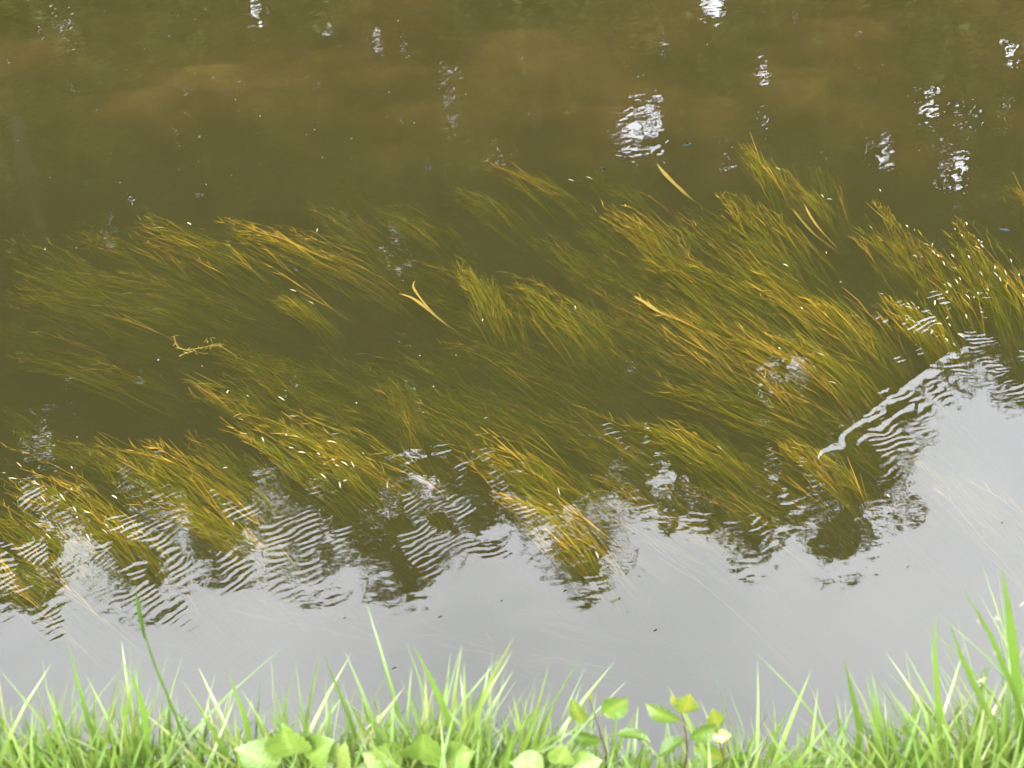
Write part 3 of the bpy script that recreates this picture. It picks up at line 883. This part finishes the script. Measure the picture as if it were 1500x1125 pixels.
# ------------------------------------------------------------------ damselflies
def damselfly(px, py, z, heading, label, pitch=0.0, spread=0.25):
    root = empty('damselfly', ground(px, py, z), label, 'damselfly')
    root.rotation_euler = (0, pitch, heading)
    g = Geo()
    xs_ = np.array([.021, .017, .014, .009, .004, 0, -.010, -.020, -.026])
    rr_ = np.array([.0006, .0022, .0014, .0026, .0024, .0012, .0010, .0011, .0007])
    Pc = np.stack([xs_, xs_ * 0, .006 + 0 * xs_], -1)
    V, K = [], 8
    for (cx, cy_, cz), q in zip(Pc, rr_):
        for k in range(K):
            V.append((cx, math.cos(k * 2 * math.pi / K) * q, cz + math.sin(k * 2 * math.pi / K) * q))
    idx = np.arange(len(V)).reshape(len(xs_), K)
    Q = np.concatenate([np.stack([idx[:-1, k], idx[:-1, (k + 1) % K], idx[1:, (k + 1) % K], idx[1:, k]], -1) for k in range(K)])
    g.add(V, Q, None, .7)
    link('body', g.mesh('body', True), M_FLYBLUE, root)
    for s in (-1, 1):
        g = Geo()
        g.add([(.0165, s * .0022, .0068), (.0178, s * .0034, .0072), (.0165, s * .0040, .0062), (.0155, s * .0030, .0076), (.0168, s * .0028, .0052)], None,
              [(0, 1, 3), (1, 2, 3), (0, 4, 1), (1, 4, 2), (0, 3, 4), (3, 2, 4)], .1)
        link('eye', g.mesh('eye', True), M_FLYDARK, root)
        for j, x0 in enumerate((.008, .004)):
            tt = np.linspace(0, 1, 7)
            ln = .026
            dr = np.array([-math.cos(spread + .25 * j), s * math.sin(spread + .25 * j), .35])
            Pw = np.array([x0, s * .0015, .008]) + tt[:, None] * dr * ln
            g = Geo()
            g.ribbons(Pw[None], unit(np.array([[0.25, s * .6, -.75]])), (np.sin(np.clip(tt * .9 + .1, 0, 1) * math.pi) ** .6 * .0034 + .0003)[None], np.full((1, 7), .4 + .3 * j))
            link('wing', g.mesh('wing', True), M_FLYDARK, root)
        for j, x0 in enumerate((.011, .009, .006)):
            Pw = np.array([[x0, s * .0015, .005], [x0 + .002 - .003 * j, s * .005, .004], [x0 + .002 - .004 * j, s * .007, 0]])
            g = Geo()
            g.tubes(Pw[None], np.full((1, 3), .0003), np.full((1, 3), .2))
            link('leg', g.mesh('leg'), M_FLYDARK, root)


damselfly(882, 250, 0.004, R(100), 'small teal blue damselfly perched on a weed tip')
damselfly(1471, 338, 0.006, R(165), 'dark winged blue damselfly resting on bushy pale tipped weed', 0, .5)
damselfly(1007, 213, 0.05, R(15), 'blue damselfly flying low over open brown water', R(-8), .9)

# ------------------------------------------------------------------ near bank: grass and leafy plants
BANK_Y = 1.0
r = np.random.default_rng(77)


def blade_set(g, base, height, width, lean, az, droop, tone, K=7):
    """arching grass blades, each folded along its midrib"""
    n = len(base)
    t = np.linspace(0, 1, K)
    hd = np.stack([np.cos(az), np.sin(az), np.zeros(n)], -1)
    out = lean[:, None] * t + droop[:, None] * t ** 2.6
    up = t[None] * np.cos(np.clip(lean, 0, 1.2))[:, None] - 0.55 * (droop ** 2)[:, None] * t ** 3
    P = base[:, None] + height[:, None, None] * (hd[:, None] * out[..., None] + np.array([0, 0, 1.0]) * up[..., None])
    tw = r.normal(0, 0.9, n)
    sx = np.stack([-np.sin(az + tw), np.cos(az + tw), np.zeros(n)], -1)
    sx = np.where((r.random(n) < .55)[:, None], unit(np.stack([np.ones(n), r.normal(0, .45, n), r.normal(0, .1, n)], -1)), sx)
    wd = width[:, None] * np.interp(t, [0, .25, .6, .85, 1], [.55, .9, 1.0, .55, .04])[None]
    fold = np.cross(sx, np.array([0, 0, 1.0]))
    V = np.stack([P - sx[:, None] * wd[..., None], P + fold[:, None] * (wd * .35)[..., None], P + sx[:, None] * wd[..., None]], 2)
    idx = np.arange(n * K * 3).reshape(n, K, 3)
    Q = np.concatenate([np.stack([idx[:, :-1, k], idx[:, :-1, k + 1], idx[:, 1:, k + 1], idx[:, 1:, k]], -1).reshape(-1, 4) for k in range(2)])
    tn = np.clip(tone[:, None] + 0.10 * (t - .4)[None], 0, 1)
    g.add(V, Q, None, np.repeat(tn[..., None], 3, -1))


def height_at(x):
    """the photo's grass outline: how tall the sward stands along the bank"""
    px = 750 + x / 1.9 * FPX
    return np.interp(px, [-300, 0, 60, 120, 200, 300, 340, 420, 480, 560, 620, 700, 760, 820, 900, 1000, 1080, 1150, 1210, 1260, 1330, 1400, 1450, 1500, 1800],
                     [.24, .215, .20, .225, .25, .20, .18, .21, .215, .20, .245, .25, .22, .17, .15, .16, .18, .16, .155, .225, .25, .24, .28, .30, .27])


def bank_z(y):
    return np.interp(y, py_, pz_)


g = Geo()
n = 11000
bx = r.uniform(-1.35, 1.35, n)
by = BANK_Y + r.normal(-0.02, 0.09, n)
hh = height_at(bx) * np.clip(r.normal(0.88, 0.22, n), .4, 1.3)
base = np.stack([bx, by, bank_z(by) - .02], -1)
blade_set(g, base, hh, r.uniform(.0013, .0048, n), np.abs(r.normal(.15, .14, n)), r.uniform(0, 2 * math.pi, n), np.abs(r.normal(.18, .22, n)), np.clip(r.normal(.57, .17, n), 0, .95))
n = 330                                                # bent, dry and pale blades
bx = r.uniform(-1.3, 1.3, n)
by = BANK_Y + r.normal(-0.02, 0.08, n)
base = np.stack([bx, by, bank_z(by) - .02], -1)
blade_set(g, base, height_at(bx) * r.uniform(.55, 1.05, n), r.uniform(.0009, .0024, n), np.abs(r.normal(.25, .2, n)), r.uniform(0, 2 * math.pi, n), r.uniform(.3, .95, n), r.uniform(.6, .92, n), 9)
n = 3800                                               # lower fill on the brink and down the slope
bx = r.uniform(-1.6, 1.6, n)
by = r.uniform(.55, 1.28, n)
base = np.stack([bx, by, bank_z(by) - .02], -1)
blade_set(g, base, r.uniform(.07, .17, n), r.uniform(.002, .005, n), np.abs(r.normal(.2, .2, n)), r.uniform(0, 2 * math.pi, n), np.abs(r.normal(.2, .3, n)), np.clip(r.normal(.42, .16, n), 0, .9))
n = 3500                                               # the bank on either side and behind, out of frame
bx = r.uniform(-6, 6, n)
by = r.uniform(-1.5, 1.3, n)
ok = (np.abs(bx) > 1.25) | (by < .6)
bx, by = bx[ok], by[ok]
base = np.stack([bx, by, bank_z(by) - .02], -1)
n = len(bx)
blade_set(g, base, r.uniform(.08, .24, n), r.uniform(.003, .006, n), np.abs(r.normal(.2, .2, n)), r.uniform(0, 2 * math.pi, n), np.abs(r.normal(.2, .3, n)), np.clip(r.normal(.45, .16, n), 0, .9), 5)
o = link('bank_grass', g.mesh('bank_grass', True), M_GRASS)
tag(o, 'lush bright green grass fringing the near river bank', 'grass', None, 'stuff')


def tall_blade(name, label, pts, y, wmm, tone, seeds=(), head=None, group=None):
    """an upright stalk or blade following photo pixels from tip to foot, standing at distance y"""
    P = np.array([at_y(px, py, y + dy) for px, py, dy in pts])[::-1]
    foot = np.array([P[0, 0] + (P[0, 0] - P[1, 0]) * .3, P[0, 1], float(bank_z(P[0, 1])) - .03])
    if foot[2] < P[0, 2]:
        P = np.concatenate([[foot], P])
    root = empty(name, foot, label, 'grass', group)
    q = np.linspace(0, 1, 12)
    s = np.concatenate([[0], np.cumsum(np.linalg.norm(np.diff(P, axis=0), axis=1))])
    s /= s[-1]
    Pc = np.stack([np.interp(q, s, P[:, k]) for k in range(3)], -1)
    Pc[1:-1] = (Pc[:-2] + 2 * Pc[1:-1] + Pc[2:]) / 4
    Pc = Pc - foot
    g = Geo()
    wd = wmm / 1000 * np.interp(q, [0, .4, .75, 1], [.6, .9, 1, .08])
    d = unit(np.gradient(Pc, axis=0))
    sx = unit(np.cross(d, np.array([0.15, 1.0, .3])))
    V = np.stack([Pc - sx * wd[:, None], Pc + np.array([0, -1.0, 0]) * (wd * .4)[:, None], Pc + sx * wd[:, None]], 1)
    idx = np.arange(36).reshape(12, 3)
    Q = np.concatenate([np.stack([idx[:-1, k], idx[:-1, k + 1], idx[1:, k + 1], idx[1:, k]], -1) for k in range(2)])
    g.add(V, Q, None, np.repeat((tone + .12 * (q - .5))[:, None], 3, 1))
    link('blade', g.mesh('blade', True), M_GRASS, root)
    if head:
        g = Geo()
        g.tubes((np.array([at_y(px, py, y) for px, py in head]) - foot)[None], np.interp(np.linspace(0, 1, len(head)), [0, .3, .8, 1], [.001, .0034, .003, .0012])[None], np.full((1, len(head)), .35))
        link('seed_head', g.mesh('seed_head', True), M_GRASS, root)
    for px, py, ang, ln in seeds:
        c = at_y(px, py, y) - foot
        dv = np.array([math.cos(R(ang)), 0, math.sin(R(ang))]) * ln
        pp = np.stack([c - dv, c - dv * .3, c + dv * .4, c + dv])
        g = Geo()
        g.tubes(pp[None], np.array([[.0003, .0010, .0008, .0002]]), np.full((1, 4), .8))
        link('husk', g.mesh('husk', True), M_HUSK, root)


tall_blade('grass_stalk', 'tall thin dark green grass stalk with narrow seed head above the sward', [(203, 890, 0), (215, 945, 0), (233, 990, 0), (252, 1035, 0), (285, 1125, 0)], 1.0, 2.2, .12, head=[(199, 868), (202, 888), (206, 910), (211, 935)])
tall_blade('grass_stalk', 'tallest broad grass blade among pale husks at the bank edge', [(1468, 832, 0), (1476, 880, 0), (1483, 940, 0), (1492, 1010, 0), (1497, 1125, 0)], 1.0, 6.5, .40)
tall_blade('grass_stalk', 'leaning grass stalk carrying cream coloured husks', [(1410, 862, 0), (1440, 905, 0), (1462, 955, 0), (1480, 1000, 0), (1510, 1070, 0)], 1.0, 4.0, .35,
           seeds=[(1433, 911, -50, .006), (1438, 907, -60, .007), (1446, 925, -70, .005), (1458, 957, -35, .006), (1437, 997, 45, .008), (1497, 885, 60, .006), (1495, 996, -55, .006), (1461, 906, -20, .004)])
tall_blade('grass_stalk', 'bare slanting grass blade beside the husk bearing stalk', [(1393, 916, 0), (1402, 950, 0), (1420, 990, 0), (1440, 1030, 0), (1470, 1085, 0)], .99, 4.2, .35)
tall_blade('grass_stalk', 'dark pointed grass blade standing clear at the gap in the sward', [(1236, 964, 0), (1242, 990, 0), (1250, 1020, 0), (1262, 1080, 0)], 1.0, 3.8, .22)
tall_blade('grass_stalk', 'straight broad grass blade leaning from the middle of the sward', [(606, 946, 0), (622, 978, 0), (640, 1010, 0), (655, 1050, 0), (680, 1125, 0)], 1.0, 5.2, .45)
tall_blade('grass_stalk', 'slim grass blade curving across the straight broad blade', [(754, 932, 0), (735, 965, 0), (715, 1000, 0), (700, 1040, 0), (690, 1125, 0)], .98, 2.6, .7)
tall_blade('grass_stalk', 'narrow dark grass blade rising over the rounded broad leaves', [(474, 958, 0), (484, 985, 0), (500, 1020, 0), (515, 1060, 0), (535, 1125, 0)], 1.0, 3.0, .25)
tall_blade('grass_stalk', 'bright grass blade with a stiff point beside the rounded broad leaves', [(334, 985, 0), (345, 1015, 0), (360, 1050, 0), (372, 1125, 0)], 1.0, 4.6, .5)
tall_blade('grass_stalk', 'upright grass blade half way between saplings and husks, bright green', [(1370, 900, 0), (1368, 950, 0), (1372, 1000, 0), (1380, 1125, 0)], 1.0, 3.6, .5)
tall_blade('grass_stalk', 'tapering grass blade beside the tall seed stalk', [(178, 968, 0), (200, 1000, 0), (212, 1040, 0), (220, 1125, 0)], .99, 4.4, .5)


def leaf_mesh(length, width, teeth, serr, curl, fold, veins, tone0, seed, shape=.8):
    r = np.random.default_rng(seed)
    nu, hv = teeth * 2, 4
    u = np.linspace(0, 1, nu + 1)
    w = width / 2 * np.sin(math.pi * u ** shape) ** (.7 + .55 * u)
    w[0] = w[-1] = .0004
    w = w * (1 + serr * np.where(np.arange(nu + 1) % 2 == 1, 1, -1) * (u > .05) * (u < .97))
    v = np.linspace(-1, 1, 2 * hv + 1)
    U, Vv = np.meshgrid(u, v, indexing='ij')
    x = U * length + np.abs(Vv) * .10 * length * np.sin(U * math.pi)
    y = Vv * w[:, None]
    z = fold * np.abs(y) + curl * length * (-(U ** 2)) + veins * np.sin((U * teeth - np.abs(Vv) * 1.6) * 2 * math.pi) * np.abs(Vv) ** .5 * (1 - .3 * np.abs(Vv)) * np.sin(math.pi * U)
    z += r.normal(0, .0004, z.shape) + .06 * width * np.sin(U * 5 + seed) * Vv
    idx = np.arange(x.size).reshape(x.shape)
    Q = np.stack([idx[:-1, :-1], idx[1:, :-1], idx[1:, 1:], idx[:-1, 1:]], -1).reshape(-1, 4)
    tone = np.clip(tone0 + .24 * np.cos((U * teeth - np.abs(Vv) * 1.6) * 2 * math.pi) * (np.abs(Vv) > .1) + .3 * (np.abs(Vv) < .1) + r.normal(0, .05, U.shape), 0, 1)
    return mesh_np('leaf', np.stack([x, y, z], -1), Q, smooth=True, tone=tone)


def plant(name, label, foot_px, y, leaves, stem_pts, mat, cat, stem_tone=.0, stem_r=.0013, serr=.17, shape=.8):
    """leaves: (px, py of the leaf base, heading in the picture plane deg, tilt towards the camera deg, length, width, tone)"""
    f = at_y(foot_px, 1130, y)
    f[2] = float(bank_z(y)) - .02
    root = empty(name, f, label, cat)
    Ps = np.concatenate([[f], [at_y(px, py, y) for px, py in stem_pts]]) - f
    g = Geo()
    g.tubes(Ps[None], np.linspace(stem_r * 1.3, stem_r * .6, len(Ps))[None], np.linspace(stem_tone, stem_tone + .3, len(Ps))[None])
    link('stem', g.mesh('stem', True), M_STEM, root)
    for k, (px, py, head, tilt, ln, wd, tn) in enumerate(leaves):
        me = leaf_mesh(ln, wd, 9, serr, .12 + .2 * ((k * 7) % 5) / 5, .22, .0024 * ln / .045, tn, k + int(px), shape)
        b = at_y(px, py, y) - f
        o = link('leaf', me, mat, root)
        o.location = b
        # local x along the leaf; the blade's face looks back towards the camera by tilt
        X_ = Vector((math.cos(R(head)), math.sin(R(tilt)) * -.25, math.sin(R(head)))).normalized()
        Nn = Vector((0, -math.cos(R(tilt)), math.sin(R(tilt))))
        Y_ = Nn.cross(X_).normalized()
        Zx = X_.cross(Y_).normalized()
        from mathutils import Matrix
        o.rotation_euler = Matrix((X_, Y_, Zx)).transposed().to_euler()
        # petiole from the stem to the leaf base
        dist = np.linalg.norm(Ps - b, axis=1)
        a0 = Ps[max(0, int(np.argmin(dist)) - (1 if np.argmin(dist) == len(Ps) - 1 else 0))]
        if np.linalg.norm(a0 - b) > .004:
            g = Geo()
            g.tubes(np.stack([a0, (a0 + b) / 2 + np.array([0, 0, -.003]), b + np.array(X_) * .002])[None], np.full((1, 3), stem_r * .6), np.full((1, 3), .8))
            link('petiole', g.mesh('petiole', True), M_STEM, root)


plant('tree_sapling', 'young sapling with one upright oval serrated leaf and a bare dark bud', 893, 1.0,
      [(884, 1045, 55, 35, .050, .034, .45), (856, 1060, 112, 5, .050, .024, .6), (905, 1075, 20, 112, .045, .03, .35), (880, 1085, 165, 8, .045, .03, .25), (864, 1024, 80, 30, .010, .006, .8)],
      [(888, 1100), (880, 1075), (872, 1050), (864, 1026)], M_SAPL, 'sapling')
plant('tree_sapling', 'young sapling with yellow new leaf and pale rounded top leaf', 1008, 1.0,
      [(1000, 1044, 82, 30, .044, .032, .72), (996, 1056, 152, 2, .055, .028, .5), (993, 1032, 120, 35, .020, .012, .9), (1004, 1082, 205, 110, .046, .03, .2), (1010, 1080, 25, 5, .05, .034, .3)],
      [(1007, 1095), (1003, 1065), (998, 1044), (993, 1030)], M_SAPL, 'sapling')
plant('tree_sapling', 'small sapling with two crumpled yellow green leaves', 1062, 1.0,
      [(1048, 1062, 100, 35, .040, .026, .7), (1042, 1078, 20, 55, .028, .018, .85), (1060, 1112, 150, 15, .05, .034, .6), (1062, 1116, 50, 112, .045, .03, .3)],
      [(1060, 1112), (1052, 1080), (1048, 1060)], M_SAPL, 'sapling')
plant('broad_leaved_plant', 'low plant with big rounded pale green leaves under the dark blade', 440, .95,
      [(430, 1105, 95, 45, 0.072, 0.062, .55), (452, 1112, 60, 60, 0.064, 0.050, .35), (410, 1120, 130, 60, 0.068, 0.053, .4), (490, 1120, 75, 50, 0.060, 0.044, .75), (465, 1135, 20, 65, 0.060, 0.048, .9)],
      [(438, 1118)], M_BROAD, 'plant', .8, .0018, .03, .72)
plant('broad_leaved_plant', 'low plant with wide wrinkled green leaves between leaning grass blades', 625, .95,
      [(620, 1115, 88, 45, 0.068, 0.064, .4), (648, 1120, 50, 55, 0.060, 0.048, .5), (590, 1124, 130, 60, 0.064, 0.053, .6), (570, 1132, 160, 60, 0.051, 0.040, .85)],
      [(622, 1122)], M_BROAD, 'plant', .8, .0018, .03, .72)
plant('broad_leaved_plant', 'low plant with small pale leaf showing below the upright oval sapling leaf', 815, .92,
      [(818, 1118, 80, 50, 0.047, 0.036, .7), (840, 1124, 40, 60, 0.043, 0.036, .5), (795, 1126, 140, 60, 0.047, 0.040, .5)],
      [(816, 1122)], M_BROAD, 'plant', .8, .0018, .03, .72)
